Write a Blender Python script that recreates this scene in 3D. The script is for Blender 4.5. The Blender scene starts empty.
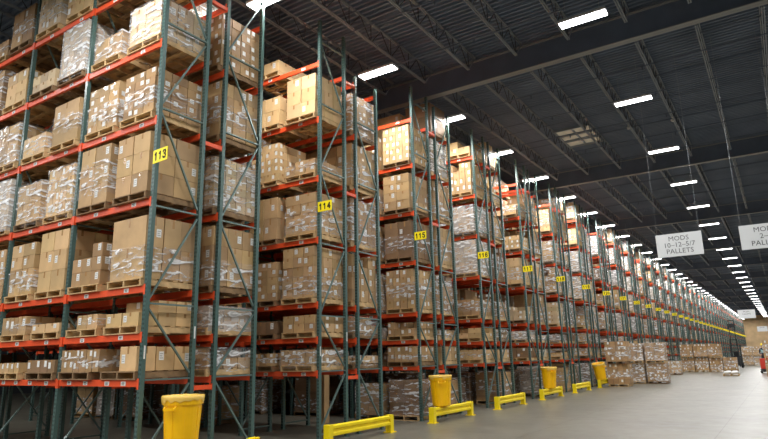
import bpy, bmesh, math, random
from mathutils import Vector, Matrix

C = bpy.context.scene.collection
S = bpy.context.scene
# ------------------------------------------------------------------ camera
CAM = Vector((9.118, -6.409, 1.822))
YAW, PITCH, ROLL, FPX = math.radians(33.082), math.radians(13.045), math.radians(-1.2775), 596.0
fw = Vector((-math.sin(YAW) * math.cos(PITCH), math.cos(YAW) * math.cos(PITCH), math.sin(PITCH)))
rt = Vector((math.cos(YAW), math.sin(YAW), 0)); up = rt.cross(fw)
r2 = rt * math.cos(ROLL) + up * math.sin(ROLL); u2 = -rt * math.sin(ROLL) + up * math.cos(ROLL)
cd = bpy.data.cameras.new('camera'); cam = bpy.data.objects.new('camera', cd); C.objects.link(cam)
m = Matrix((r2, u2, -fw)).transposed().to_4x4(); m.translation = CAM
cam.matrix_world = m
cd.sensor_width = 36; cd.lens = FPX / 768 * 36; cd.clip_end = 500; cd.clip_start = 0.05
S.camera = cam
# ------------------------------------------------------------------ world, exposure
w = bpy.data.worlds.new('world'); S.world = w; w.use_nodes = True
w.node_tree.nodes['Background'].inputs[0].default_value = (0.75, 0.85, 1, 1)
w.node_tree.nodes['Background'].inputs[1].default_value = 0.02
S.view_settings.view_transform = 'Standard'; S.view_settings.look = 'None'
S.view_settings.gamma = 1; S.view_settings.use_curve_mapping = False
S.view_settings.exposure = 0.0
S.cycles.transparent_max_bounces = 24
S.cycles.sample_clamp_indirect = 4
S.cycles.max_bounces = 6; S.cycles.diffuse_bounces = 3
LAMP_W = 265.0        # every ceiling fixture
P, D, F, B = 4.682, 1.03, 0.511, 2.515        # row pitch, frame depth, flue, bay pitch
ZB = [1.489, 2.262, 3.081, 4.658, 6.22, 7.795, 9.352]
NROW = 42
rng = random.Random(7)

# ------------------------------------------------------------------ materials
def lin(r, g, b):
    f = lambda c: (c / 255 / 12.92) if c <= 10 else ((c / 255 + .055) / 1.055) ** 2.4
    return (f(r), f(g), f(b))
MAT = {}
def mat(name, col, rough=.6, metal=0., spec=.5, noise=0., nscale=8., bump=0., emit=0.):
    m = bpy.data.materials.new(name); m.use_nodes = True; nt = m.node_tree; n = nt.nodes; b = n['Principled BSDF']
    b.inputs['Base Color'].default_value = (*col, 1); b.inputs['Roughness'].default_value = rough
    b.inputs['Metallic'].default_value = metal; b.inputs['Specular IOR Level'].default_value = spec
    if emit:
        b.inputs['Emission Color'].default_value = (*col, 1); b.inputs['Emission Strength'].default_value = emit
    if noise or bump:
        tc = n.new('ShaderNodeTexCoord'); t = n.new('ShaderNodeTexNoise'); t.inputs['Scale'].default_value = nscale; t.inputs['Detail'].default_value = 5
        nt.links.new(tc.outputs['Object'], t.inputs['Vector'])
        if noise:
            mp = n.new('ShaderNodeMapRange'); mp.inputs[1].default_value = .3; mp.inputs[2].default_value = .7
            mp.inputs[3].default_value = 1 - noise; mp.inputs[4].default_value = 1 + noise * .6
            nt.links.new(t.outputs['Fac'], mp.inputs[0])
            mx = n.new('ShaderNodeVectorMath'); mx.operation = 'SCALE'; mx.inputs[0].default_value = col
            nt.links.new(mp.outputs[0], mx.inputs['Scale']); nt.links.new(mx.outputs[0], b.inputs['Base Color'])
        if bump:
            bp = n.new('ShaderNodeBump'); bp.inputs['Strength'].default_value = bump; bp.inputs['Distance'].default_value = .02
            nt.links.new(t.outputs['Fac'], bp.inputs['Height']); nt.links.new(bp.outputs[0], b.inputs['Normal'])
    MAT[name] = m
    return m
mat('post_green', lin(80, 106, 101), .32, .1, noise=.12, nscale=3)
mat('brace_green', lin(110, 132, 128), .3, .3)  # lighter than the posts: silver highlights put into the base colour
mat('beam_orange', lin(238, 88, 44), .42, noise=.1, nscale=4)
mat('white_label', lin(228, 228, 224), .6)
mat('tape', lin(172, 132, 88), .2)
mat('wood', lin(205, 172, 124), .8, noise=.3, nscale=6)
mat('wood_old', lin(140, 112, 80), .85, noise=.35, nscale=6)
mat('yellow', lin(250, 222, 12), .45, noise=.06, nscale=6)
mat('bin_yellow', lin(255, 196, 0), .38, noise=.05, nscale=5)
mat('sign_yellow', lin(255, 232, 20), .5)
mat('black_ink', lin(16, 16, 16), .6)
mat('print_grey', lin(150, 150, 148), .6)
mat('marker_ink', lin(60, 62, 66), .6)
mat('sign_white', lin(226, 229, 230), .55, noise=.04, nscale=2)
mat('steel_dark', lin(104, 116, 136), .55, .1, noise=.15, nscale=1.5)
mat('joist_grey', lin(150, 158, 168), .5, .2)
mat('web_dark', lin(70, 76, 86), .6, .2)
mat('deck_grey', lin(124, 138, 160), .55, .1, noise=.2, nscale=.6)
mat('flange_grey', lin(158, 160, 162), .5, .2)
mat('wall_dark', lin(52, 54, 58), .85, noise=.1, nscale=.3)
mat('wall_tan', lin(214, 184, 142), .8, noise=.18, nscale=.6)
mat('housing', lin(205, 205, 205), .5)
mat('galv', lin(150, 155, 158), .35, .7)
mat('skin', lin(190, 140, 112), .6)
mat('cloth_dark', lin(34, 38, 48), .85)
mat('vest', lin(150, 190, 195), .8)
mat('cloth_red', lin(196, 52, 36), .6)
mat('truck_red', lin(205, 52, 30), .4)
mat('truck_dark', lin(32, 34, 36), .55)
mat('rubber', lin(20, 20, 21), .8)
mat('liner', lin(236, 196, 96), .25)
mat('sack_white', lin(222, 222, 220), .6, noise=.1)
# emissive diffuser of the fixtures
mat('diffuser', (1, 1, 1), .5, emit=9)
mat('skylight', lin(170, 160, 140), .6, noise=.45, nscale=2.5, emit=.35)

def cardboard():
    m = bpy.data.materials.new('cardboard'); m.use_nodes = True; nt = m.node_tree; n = nt.nodes; b = n['Principled BSDF']
    at = n.new('ShaderNodeAttribute'); at.attribute_name = 'tint'
    tc = n.new('ShaderNodeTexCoord'); t = n.new('ShaderNodeTexNoise'); t.inputs['Scale'].default_value = 2.5; t.inputs['Detail'].default_value = 6
    nt.links.new(tc.outputs['Object'], t.inputs['Vector'])
    mp = n.new('ShaderNodeMapRange'); mp.inputs[1].default_value = .3; mp.inputs[2].default_value = .7; mp.inputs[3].default_value = .86; mp.inputs[4].default_value = 1.1
    nt.links.new(t.outputs['Fac'], mp.inputs[0])
    mx = n.new('ShaderNodeVectorMath'); mx.operation = 'SCALE'
    nt.links.new(at.outputs['Color'], mx.inputs[0]); nt.links.new(mp.outputs[0], mx.inputs['Scale']); nt.links.new(mx.outputs[0], b.inputs['Base Color'])
    b.inputs['Roughness'].default_value = .68
    bp = n.new('ShaderNodeBump'); bp.inputs['Strength'].default_value = .4; bp.inputs['Distance'].default_value = .04
    nt.links.new(t.outputs['Fac'], bp.inputs['Height']); nt.links.new(bp.outputs[0], b.inputs['Normal'])
    MAT['cardboard'] = m
cardboard()
def film():
    m = bpy.data.materials.new('film'); m.use_nodes = True; nt = m.node_tree; n = nt.nodes; b = n['Principled BSDF']
    at = n.new('ShaderNodeAttribute'); at.attribute_name = 'tint'; sp = n.new('ShaderNodeSeparateColor'); nt.links.new(at.outputs['Color'], sp.inputs[0])
    tc = n.new('ShaderNodeTexCoord'); mpn = n.new('ShaderNodeMapping'); mpn.inputs['Scale'].default_value = (1.4, 1.4, 5); mpn.inputs['Rotation'].default_value = (.25, .2, 0)
    nt.links.new(tc.outputs['Object'], mpn.inputs[0])
    t = n.new('ShaderNodeTexNoise'); t.inputs['Scale'].default_value = 1.7; t.inputs['Detail'].default_value = 6; t.inputs['Distortion'].default_value = 1.6
    nt.links.new(mpn.outputs[0], t.inputs['Vector'])
    mp = n.new('ShaderNodeMapRange'); mp.inputs[1].default_value = .53; mp.inputs[2].default_value = .64; mp.inputs[3].default_value = 0; mp.inputs[4].default_value = .85  # glints painted into the film as white streaks of higher alpha
    nt.links.new(t.outputs['Fac'], mp.inputs[0])
    ad = n.new('ShaderNodeMath'); ad.operation = 'ADD'; ad.use_clamp = True
    nt.links.new(mp.outputs[0], ad.inputs[0]); nt.links.new(sp.outputs[0], ad.inputs[1]); nt.links.new(ad.outputs[0], b.inputs['Alpha'])
    b.inputs['Base Color'].default_value = (.85, .86, .87, 1); b.inputs['Roughness'].default_value = .16
    bp = n.new('ShaderNodeBump'); bp.inputs['Strength'].default_value = .6; bp.inputs['Distance'].default_value = .03
    nt.links.new(t.outputs['Fac'], bp.inputs['Height']); nt.links.new(bp.outputs[0], b.inputs['Normal'])
    MAT['film'] = m
film()
def perforate(m, sx, pitch):
    """dark rows of slots down the face of a rack post, in the post's own coordinates"""
    nt = m.node_tree; n = nt.nodes; b = n['Principled BSDF']
    src = b.inputs['Base Color'].links[0].from_socket
    tc = n.new('ShaderNodeTexCoord'); s = n.new('ShaderNodeSeparateXYZ'); nt.links.new(tc.outputs['Object'], s.inputs[0])
    def mth(op, a, b_=None):
        k = n.new('ShaderNodeMath'); k.operation = op
        for i, v in enumerate((a, b_)):
            if v is None: continue
            if isinstance(v, (int, float)): k.inputs[i].default_value = v
            else: nt.links.new(v, k.inputs[i])
        return k.outputs[0]
    ax = mth('ABSOLUTE', mth('SUBTRACT', mth('ABSOLUTE', s.outputs['X']), sx))
    inx = mth('LESS_THAN', ax, .0095)
    fz = mth('FRACT', mth('DIVIDE', s.outputs['Z'], pitch))
    inz = mth('LESS_THAN', mth('ABSOLUTE', mth('SUBTRACT', fz, .5)), .24)
    iny = mth('GREATER_THAN', mth('ABSOLUTE', s.outputs['Y']), .0385)
    k = mth('MULTIPLY', mth('MULTIPLY', inx, inz), iny)
    mx = n.new('ShaderNodeMix'); mx.data_type = 'RGBA'
    nt.links.new(k, mx.inputs[0]); nt.links.new(src, mx.inputs[6]); mx.inputs[7].default_value = (.006, .01, .009, 1)
    nt.links.new(mx.outputs[2], b.inputs['Base Color'])
perforate(MAT['post_green'], .019, .0762)
def concrete():
    m = mat('concrete', lin(111, 107, 95), .42, noise=.2, nscale=.5)
    nt = m.node_tree; n = nt.nodes; b = n['Principled BSDF']
    src = b.inputs['Base Color'].links[0].from_socket
    tc = n.new('ShaderNodeTexCoord')
    t = n.new('ShaderNodeTexNoise'); t.inputs['Scale'].default_value = 2.2; t.inputs['Detail'].default_value = 9; t.inputs['Roughness'].default_value = .7
    nt.links.new(tc.outputs['Object'], t.inputs['Vector'])
    mp = n.new('ShaderNodeMapRange'); mp.inputs[1].default_value = .3; mp.inputs[2].default_value = .7; mp.inputs[3].default_value = .82; mp.inputs[4].default_value = 1.12
    nt.links.new(t.outputs['Fac'], mp.inputs[0])
    br = n.new('ShaderNodeTexBrick'); br.offset = 0; br.inputs['Scale'].default_value = 1; br.inputs['Brick Width'].default_value = 3.8; br.inputs['Row Height'].default_value = 3.8
    br.inputs['Mortar Size'].default_value = .012; br.inputs['Mortar Smooth'].default_value = .3
    br.inputs['Color1'].default_value = br.inputs['Color2'].default_value = (1, 1, 1, 1); br.inputs['Mortar'].default_value = (.55, .53, .5, 1)
    nt.links.new(tc.outputs['Object'], br.inputs['Vector'])
    a = n.new('ShaderNodeVectorMath'); a.operation = 'SCALE'; nt.links.new(src, a.inputs[0]); nt.links.new(mp.outputs[0], a.inputs['Scale'])
    c = n.new('ShaderNodeVectorMath'); c.operation = 'MULTIPLY'; nt.links.new(a.outputs[0], c.inputs[0]); nt.links.new(br.outputs['Color'], c.inputs[1])
    nt.links.new(c.outputs[0], b.inputs['Base Color'])
    r = n.new('ShaderNodeMapRange'); r.inputs[1].default_value = .3; r.inputs[2].default_value = .7; r.inputs[3].default_value = .3; r.inputs[4].default_value = .42
    nt.links.new(t.outputs['Fac'], r.inputs[0]); nt.links.new(r.outputs[0], b.inputs['Roughness'])
concrete()

# ------------------------------------------------------------------ mesh helpers
BOXF = ((0, 3, 2, 1), (4, 5, 6, 7), (0, 1, 5, 4), (1, 2, 6, 5), (2, 3, 7, 6), (3, 0, 4, 7))
class MB:
    def __init__(s): s.v = []; s.f = []; s.m = []; s.t = []
    def quad(s, pts, mi=0, tint=(1, 1, 1)):
        k = len(s.v); s.v += [tuple(p) for p in pts]; s.f.append(tuple(range(k, k + len(pts)))); s.m.append(mi); s.t.append(tint)
    def box(s, x0, x1, y0, y1, z0, z1, mi=0, tint=(1, 1, 1), M=None):
        k = len(s.v)
        p = [(x0, y0, z0), (x1, y0, z0), (x1, y1, z0), (x0, y1, z0), (x0, y0, z1), (x1, y0, z1), (x1, y1, z1), (x0, y1, z1)]
        if M is not None: p = [tuple(M @ Vector(q)) for q in p]
        s.v += p
        for f in BOXF: s.f.append(tuple(k + i for i in f)); s.m.append(mi); s.t.append(tint)
    def bar(s, a, b, w, h, mi=0, tint=(1, 1, 1)):
        a = Vector(a); b = Vector(b); d = b - a; L = d.length
        q = d.to_track_quat('X', 'Z').to_matrix().to_4x4(); q.translation = a
        s.box(0, L, -w / 2, w / 2, -h / 2, h / 2, mi, tint, q)
    def tube(s, a, b, r, n=8, mi=0, r1=None, cap=True, tint=(1, 1, 1)):
        a = Vector(a); b = Vector(b); q = (b - a).to_track_quat('Z', 'X').to_matrix(); r1 = r if r1 is None else r1
        k = len(s.v)
        for c_, rr in ((a, r), (b, r1)):
            for i in range(n):
                an = 2 * math.pi * i / n; s.v.append(tuple(c_ + q @ Vector((rr * math.cos(an), rr * math.sin(an), 0))))
        for i in range(n):
            j = (i + 1) % n; s.f.append((k + i, k + j, k + n + j, k + n + i)); s.m.append(mi); s.t.append(tint)
        if cap:
            s.f.append(tuple(k + i for i in reversed(range(n)))); s.m.append(mi); s.t.append(tint)
            s.f.append(tuple(k + n + i for i in range(n))); s.m.append(mi); s.t.append(tint)
    def lathe(s, prof, n=32, mi=0, M=None):
        k = len(s.v)
        for r, z in prof:
            for i in range(n):
                a = 2 * math.pi * i / n; p = Vector((r * math.cos(a), r * math.sin(a), z)); s.v.append(tuple(M @ p if M else p))
        for j in range(len(prof) - 1):
            for i in range(n):
                i2 = (i + 1) % n; s.f.append((k + j * n + i, k + j * n + i2, k + (j + 1) * n + i2, k + (j + 1) * n + i)); s.m.append(mi); s.t.append((1, 1, 1))
    def chamfer(s, x0, x1, y0, y1, z0, z1, c, mi=0, tint=(1, 1, 1), jit=0., r=None):
        bm = bmesh.new(); bmesh.ops.create_cube(bm, size=1)
        for v in bm.verts:
            v.co.x = x1 if v.co.x > 0 else x0; v.co.y = y1 if v.co.y > 0 else y0; v.co.z = z1 if v.co.z > 0 else z0
        bmesh.ops.bevel(bm, geom=bm.edges[:], offset=c, segments=2, affect='EDGES', profile=.6)
        k = len(s.v)
        bm.verts.index_update()
        s.v += [tuple(v.co) for v in bm.verts]
        for f in bm.faces: s.f.append(tuple(k + v.index for v in f.verts)); s.m.append(mi); s.t.append(tint)
        bm.free()
    def mesh(s, name, mats, tint=False, smooth=False):
        me = bpy.data.meshes.new(name); me.from_pydata(s.v, [], s.f)
        for q in mats: me.materials.append(MAT[q])
        if len(mats) > 1: me.polygons.foreach_set('material_index', s.m)
        if smooth: me.polygons.foreach_set('use_smooth', [True] * len(s.f))
        if tint:
            a = me.attributes.new('tint', 'FLOAT_COLOR', 'FACE'); fl = []
            for t in s.t: fl += [t[0], t[1], t[2], 1.]
            a.data.foreach_set('color', fl)
        me.update()
        return me
def link(name, data, parent=None, loc=(0, 0, 0), rz=0):
    o = bpy.data.objects.new(name, data); C.objects.link(o); o.parent = parent; o.location = loc
    if rz: o.rotation_euler = (0, 0, rz)
    return o
def tag(o, label=None, cat=None, group=None, kind=None):
    if label: o['label'] = label
    if cat: o['category'] = cat
    if group: o['group'] = group
    if kind: o['kind'] = kind
    return o
def thing(name, label, cat, loc=(0, 0, 0), rz=0, group=None):
    return tag(link(name, None, None, loc, rz), label, cat, group)
def struct(name, mb, mats, **k):
    return tag(link(name, mb.mesh(name, mats, **k)), kind='structure')

def text_mesh(name, body, size, offset, material, parent, loc):
    c = bpy.data.curves.new(name, 'FONT'); c.body = body; c.size = size; c.align_x = 'CENTER'; c.align_y = 'CENTER'; c.extrude = .001; c.resolution_u = 2; c.offset = offset
    o = bpy.data.objects.new(name, c); me = bpy.data.meshes.new_from_object(o); me.name = name; bpy.data.objects.remove(o)
    me.materials.clear(); me.materials.append(MAT[material])
    o = link(name, me, parent, loc); o.rotation_euler = (math.pi / 2, 0, 0)
    return o
STROKE = {'0': [[(.2, .05), (.8, .05), (.95, .25), (.95, .75), (.8, .95), (.2, .95), (.05, .75), (.05, .25), (.2, .05)]],
 '1': [[(.15, .72), (.55, .95), (.55, .02)]], '2': [[(.05, .75), (.2, .95), (.8, .95), (.95, .75), (.9, .55), (.05, .05), (1, .05)]],
 '3': [[(.05, .78), (.25, .95), (.75, .95), (.93, .78), (.8, .55), (.4, .53)], [(.8, .55), (.96, .3), (.8, .05), (.2, .05), (.03, .22)]],
 '4': [[(.72, .02), (.72, .95), (.02, .32), (1, .32)]], '5': [[(.92, .95), (.15, .95), (.1, .55), (.7, .6), (.95, .35), (.8, .05), (.2, .05), (.03, .2)]],
 '6': [[(.9, .8), (.7, .95), (.3, .95), (.06, .7), (.06, .2), (.3, .05), (.75, .05), (.94, .3), (.75, .55), (.2, .55), (.06, .4)]],
 '7': [[(.03, .95), (.97, .95), (.4, .02)]], '8': [[(.3, .53), (.1, .75), (.3, .95), (.7, .95), (.9, .75), (.7, .53), (.3, .53), (.05, .28), (.25, .05), (.75, .05), (.95, .28), (.7, .53)]],
 '9': [[(.1, .2), (.3, .05), (.7, .05), (.94, .3), (.94, .8), (.7, .95), (.25, .95), (.06, .7), (.25, .45), (.8, .45), (.94, .6)]]}
_dg = {}
def digit_mesh(ch):
    if ch not in _dg:
        mb = MB()
        for st_ in STROKE[ch]:
            for (xa, za), (xb, zb) in zip(st_, st_[1:]):
                dx, dz = (xb - xa) * .082, (zb - za) * .15; L_ = math.hypot(dx, dz); ex, ez = dx / L_ * .009, dz / L_ * .009
                mb.bar((xa * .082 - ex, 0, za * .15 - ez), (xb * .082 + ex, 0, zb * .15 + ez), .003, .031)
        _dg[ch] = mb.mesh('sign_digit', ['black_ink'])
    return _dg[ch]
# ------------------------------------------------------------------ the building
X0, X1, Y0, Y1, ZC = -34., 34., -34., 200., 11.95
mb = MB(); mb.box(X0, X1, Y0, Y1, -.2, 0); struct('floor', mb, ['concrete'])
mb = MB()                                        # ribbed steel deck, ribs across the aisle
y = Y0; pr = []
while y < Y1:
    pr += [(y, ZC), (y + .07, ZC), (y + .085, ZC + .11), (y + .185, ZC + .11)]; y += .2
for (ya, za), (yb, zb) in zip(pr, pr[1:]): mb.quad([(X0, ya, za), (X0, yb, zb), (X1, yb, zb), (X1, ya, za)])
struct('ceiling', mb, ['deck_grey'])
mb = MB(); mb.box(X0, X1, Y1, Y1 + .2, 0, 12.1)
for k in range(int((X1 - X0) / .6)): mb.box(X0 + k * .6, X0 + k * .6 + .05, Y1 - .05, Y1, 0, 12.1)
struct('wall_far', mb, ['wall_tan'])
for nm, a in (('wall_left', (X0 - .2, X0, Y0, Y1)), ('wall_right', (X1, X1 + .2, Y0, Y1)), ('wall_back', (X0, X1, Y0 - .2, Y0))):
    mb = MB(); mb.box(*a, 0, 12.1); struct(nm, mb, ['wall_dark'])
G0, GP, GZ = 11.45, 14.9, 11.0
gys = [G0 + GP * k for k in range(-3, 13)]
gm = MB(); gm.box(X0, X1, -.02, .02, GZ, ZC - .1); gm.box(X0, X1, -.13, .13, GZ, GZ + .03, 1); gm.box(X0, X1, -.13, .13, ZC - .13, ZC - .1, 1)
gme = gm.mesh('roof_girder', ['steel_dark', 'flange_grey'])
for gy in gys: tag(link('roof_beam', gme, None, (0, gy, 0)), kind='structure')
jm = MB(); L = GP - .3; ZJ = 11.24                # open-web joist
for sx in (-.03, .03):
    jm.box(sx - .016, sx + .016, .15, GP - .15, ZC - .06, ZC - .002); jm.box(sx - .016, sx + .016, .7, GP - .7, ZJ, ZJ + .045)
n = 24; st = (GP - 1.4) / n
for k in range(n):
    za, zb = (ZJ + .03, ZC - .03) if k % 2 == 0 else (ZC - .03, ZJ + .03)
    jm.bar((0, .7 + k * st, za), (0, .7 + (k + 1) * st, zb), .022, .022, 1)
    if k % 2 == 1: jm.bar((0, .7 + (k + 1) * st, ZJ + .03), (0, .7 + (k + 1) * st, ZC - .03), .02, .02, 1)
jm.bar((0, .15, ZC - .06), (0, .7, ZJ + .03), .025, .025); jm.bar((0, GP - .15, ZC - .06), (0, GP - .7, ZJ + .03), .025, .025)
jme = jm.mesh('roof_joist', ['joist_grey', 'web_dark'])
for gy in gys[:-1]:
    far = gy > 60
    for k in range(-8 if far else -14, 5 if far else 15): tag(link('roof_joist', jme, None, (4.88 + 1.69 * k, gy, 0)), kind='structure')
bm_ = MB()
for k in range(1, 6):
    yy = GP * k / 6
    bm_.box(-20, 30, yy - .018, yy + .018, ZJ - .02, ZJ + .016); bm_.box(-20, 30, yy - .014, yy + .014, ZC - .1, ZC - .07)
    for q in range(12): bm_.box(-17.0 + q * 3.9, -16.95 + q * 3.9, yy - .02, yy + .02, ZJ - .16, ZJ - .02)
bme = bm_.mesh('roof_bridging_rod', ['steel_dark'])
for gy in gys[:-1]: tag(link('roof_bridging_rod', bme, None, (0, gy, 0)), kind='structure')
mb = MB()                                        # roof hatch with a framed panel
mb.box(1.55, 3.1, 19.9, 22.4, ZC - .03, ZC - .01, 0)
for q in range(3): mb.box(1.5 + q * .8, 1.56 + q * .8, 19.85, 22.45, ZC - .12, ZC - .03, 1)
for q in range(4): mb.box(1.5, 3.15, 19.85 + q * .85, 19.91 + q * .85, ZC - .12, ZC - .03, 1)
struct('window_1', mb, ['skylight', 'joist_grey'])
mb = MB()                                        # building column in the flue between the racks
for cxx in (-3.4, -18.6):
    mb.box(cxx - .1, cxx + .1, 2 * P + D + F / 2 - .1, 2 * P + D + F / 2 - .08, 0, ZC); mb.box(cxx - .1, cxx + .1, 2 * P + D + F / 2 + .08, 2 * P + D + F / 2 + .1, 0, ZC); mb.box(cxx - .01, cxx + .01, 2 * P + D + F / 2 - .08, 2 * P + D + F / 2 + .08, 0, ZC)
struct('building_column', mb, ['steel_dark'])

# ------------------------------------------------------------------ ceiling lamps
ORD = ['first', 'second', 'third', 'fourth', 'fifth', 'sixth', 'seventh', 'eighth', 'ninth', 'tenth', 'eleventh', 'twelfth', 'thirteenth', 'fourteenth', 'fifteenth', 'sixteenth', 'seventeenth', 'eighteenth', 'nineteenth', 'twentieth']
def ordn(k):
    if k < 20: return ORD[k]
    tens = {2: 'twenty', 3: 'thirty', 4: 'forty'}; k += 1
    return {20: 'twentieth', 30: 'thirtieth', 40: 'fortieth'}[k] if k % 10 == 0 else tens[k // 10] + '-' + ORD[k % 10 - 1]
hm = MB(); hm.box(-.63, .63, -.17, .17, .03, .1); hm.box(-.5, .5, -.06, .06, .1, .15)
hme = hm.mesh('lamp_housing', ['housing'])
dm = MB(); dm.box(-.61, .61, -.15, .15, 0, .03)
dme = dm.mesh('lamp_diffuser', ['diffuser'])
wm = MB(); wm.tube((0, 0, .1), (0, 0, 1.0), .006, 5)
wme = wm.mesh('hanger_wire', ['galv'])
al = bpy.data.lights.new('lamp_light', 'AREA'); al.shape = 'RECTANGLE'; al.size = 1.2; al.size_y = .3; al.energy = LAMP_W; al.color = (1, .995, .985)
def lamp(x, y, z, label, group):
    t = thing('ceiling_lamp', label, 'lamp', (x, y, z), 0, group)
    link('lamp_housing', hme, t); link('lamp_diffuser', dme, t); 
    for sx in (-.45, .45): link('hanger_wire', wme, t, (sx, 0, 0))
    o = link('lamp_light', al, t, (0, 0, -.012))
GA, GB = 'strip lamps over the main aisle', 'strip lamps over the rack ends'
for k in range(-4, 29):
    y = 8.756 + 6.53 * k
    lamp(5.8, y, 10.6, ordn(k) + ' strip lamp of the row over the open aisle, nearest counted first' if k >= 0 else 'strip lamp over the aisle behind the viewer', GA)
for k in range(-5, NROW):
    y = 2.884 + 4.685 * k
    lamp(-.094, y, 10.3, 'strip lamp hanging near the rack end, between signs %d and %d' % (113 + k, 114 + k) if k >= 0 else 'strip lamp over the floor before the racks', GB)
for x in (14, 22):
    for k in range(-3, 22): lamp(x, 5 + 8.5 * k, 10.6, 'added fill lamp over the open floor right of the aisle', 'added fill lamps over the open floor')  # out-of-view lamp rows, added as fill light
for x in (-22, -15, -8):
    for k in range(5): lamp(x, -3.5 - 5.5 * k, 10.6, 'added fill lamp over the floor before the first rack', 'added fill lamps before the first rack')  # unseen lamps added to brighten the lower rack faces
# ------------------------------------------------------------------ racks
HZ = [.15, 1.54, 2.83, 4.58, 6.47, 8.25, 10.0]
def post_mb(mb, x, y, zt, mi=0):
    mb.box(x - .04, x + .04, y - .04, y + .04, .012, zt, mi); mb.box(x - .07, x + .07, y - .07, y + .07, 0, .012, mi)
def brace_mb(mb, x, ya, yb, zt, flip, mi=0):
    hz = [z for z in HZ if z < zt - .2]
    for z in hz: mb.bar((x, ya + .04, z), (x, yb - .04, z), .045, .03, mi)
    for k in range(len(hz) - 1):
        z0, z1 = hz[k] + .09, hz[k + 1] - .09
        a, b = (ya + .05, yb - .05) if (k % 2 == 0) != flip else (yb - .05, ya + .05)
        mb.bar((x, a, z0), (x, b, z1), .04, .03, mi)
def beam_mb(mb, x0, x1, y, z, s, mi=0):
    """s = -1: face towards -Y"""
    mb.box(x0 + .04, x1 - .04, y - .028, y + .028, z - .057, z + .057, mi)
    mb.box(x0 + .04, x1 - .04, y - s * .022 - .01, y - s * .022 + .01, z + .03, z + .04, mi)
    for e in (x0, x1):
        sx = 1 if e == x0 else -1
        yy = y + s * .046
        mb.box(*sorted((e + sx * .002, e + sx * .05)), *sorted((yy, y + s * .0405)), z - .1, z + .08, mi)
        mb.box(*sorted((e + sx * .0405, e + sx * .05)), *sorted((yy, y)), z - .1, z + .08, mi)
_pm, _bm = {}, {}
def post_mesh(zt):
    if zt not in _pm: mb = MB(); post_mb(mb, 0, 0, zt); _pm[zt] = mb.mesh('upright_post', ['post_green'])
    return _pm[zt]
def brace_mesh(zt, flip):
    k = (zt, flip)
    if k not in _bm: mb = MB(); brace_mb(mb, 0, 0, D, zt, flip); _bm[k] = mb.mesh('upright_frame', ['brace_green'])
    return _bm[k]
_bf = {}
for s in (-1, 1): mb = MB(); beam_mb(mb, -B, 0, 0, 0, s); _bf[s] = mb.mesh('shelf_beam', ['beam_orange'])
mb = MB(); mb.box(-.068, .068, -.0305, -.0285, -.036, .036, 0)
for q in range(0): mb.box(-.045 + q * .018, -.037 + q * .018, -.0312, -.0305, -.004, .022, 1)
mb.box(-.04, .03, -.0312, -.0305, -.022, -.012, 1)
mb.box(-.045, .03, -.0312, -.0305, .002, .018, 1)
lme = mb.mesh('location_label', ['white_label', 'marker_ink'])
mb = MB(); mb.box(-.03, .03, D + .041, D + F - .041, -.04, .04); mb.box(-.035, .035, D + .041, D + .05, -.06, .06); mb.box(-.035, .035, D + F - .05, D + F - .041, -.06, .06)
sme = mb.mesh('row_spacer', ['beam_orange'])
mb = MB(); mb.box(0, .43, -.006, .006, -.125, .125); plate_me = mb.mesh('number_sign', ['sign_yellow'])
mb = MB(); mb.box(.041, .0425, -.015, .015, -.11, .11); tag_me = mb.mesh('load_notice', ['white_label'])
def bays(i): return 4 if i == 0 else 5 if i < 3 else 3 if i < 6 else 2 if i < 12 else 1
def ztop(i, rear):
    if rear: return {1: 9.62, 2: 10.35}.get(i, 10.45)
    return 10.6 if i < 2 else 10.52
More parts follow.
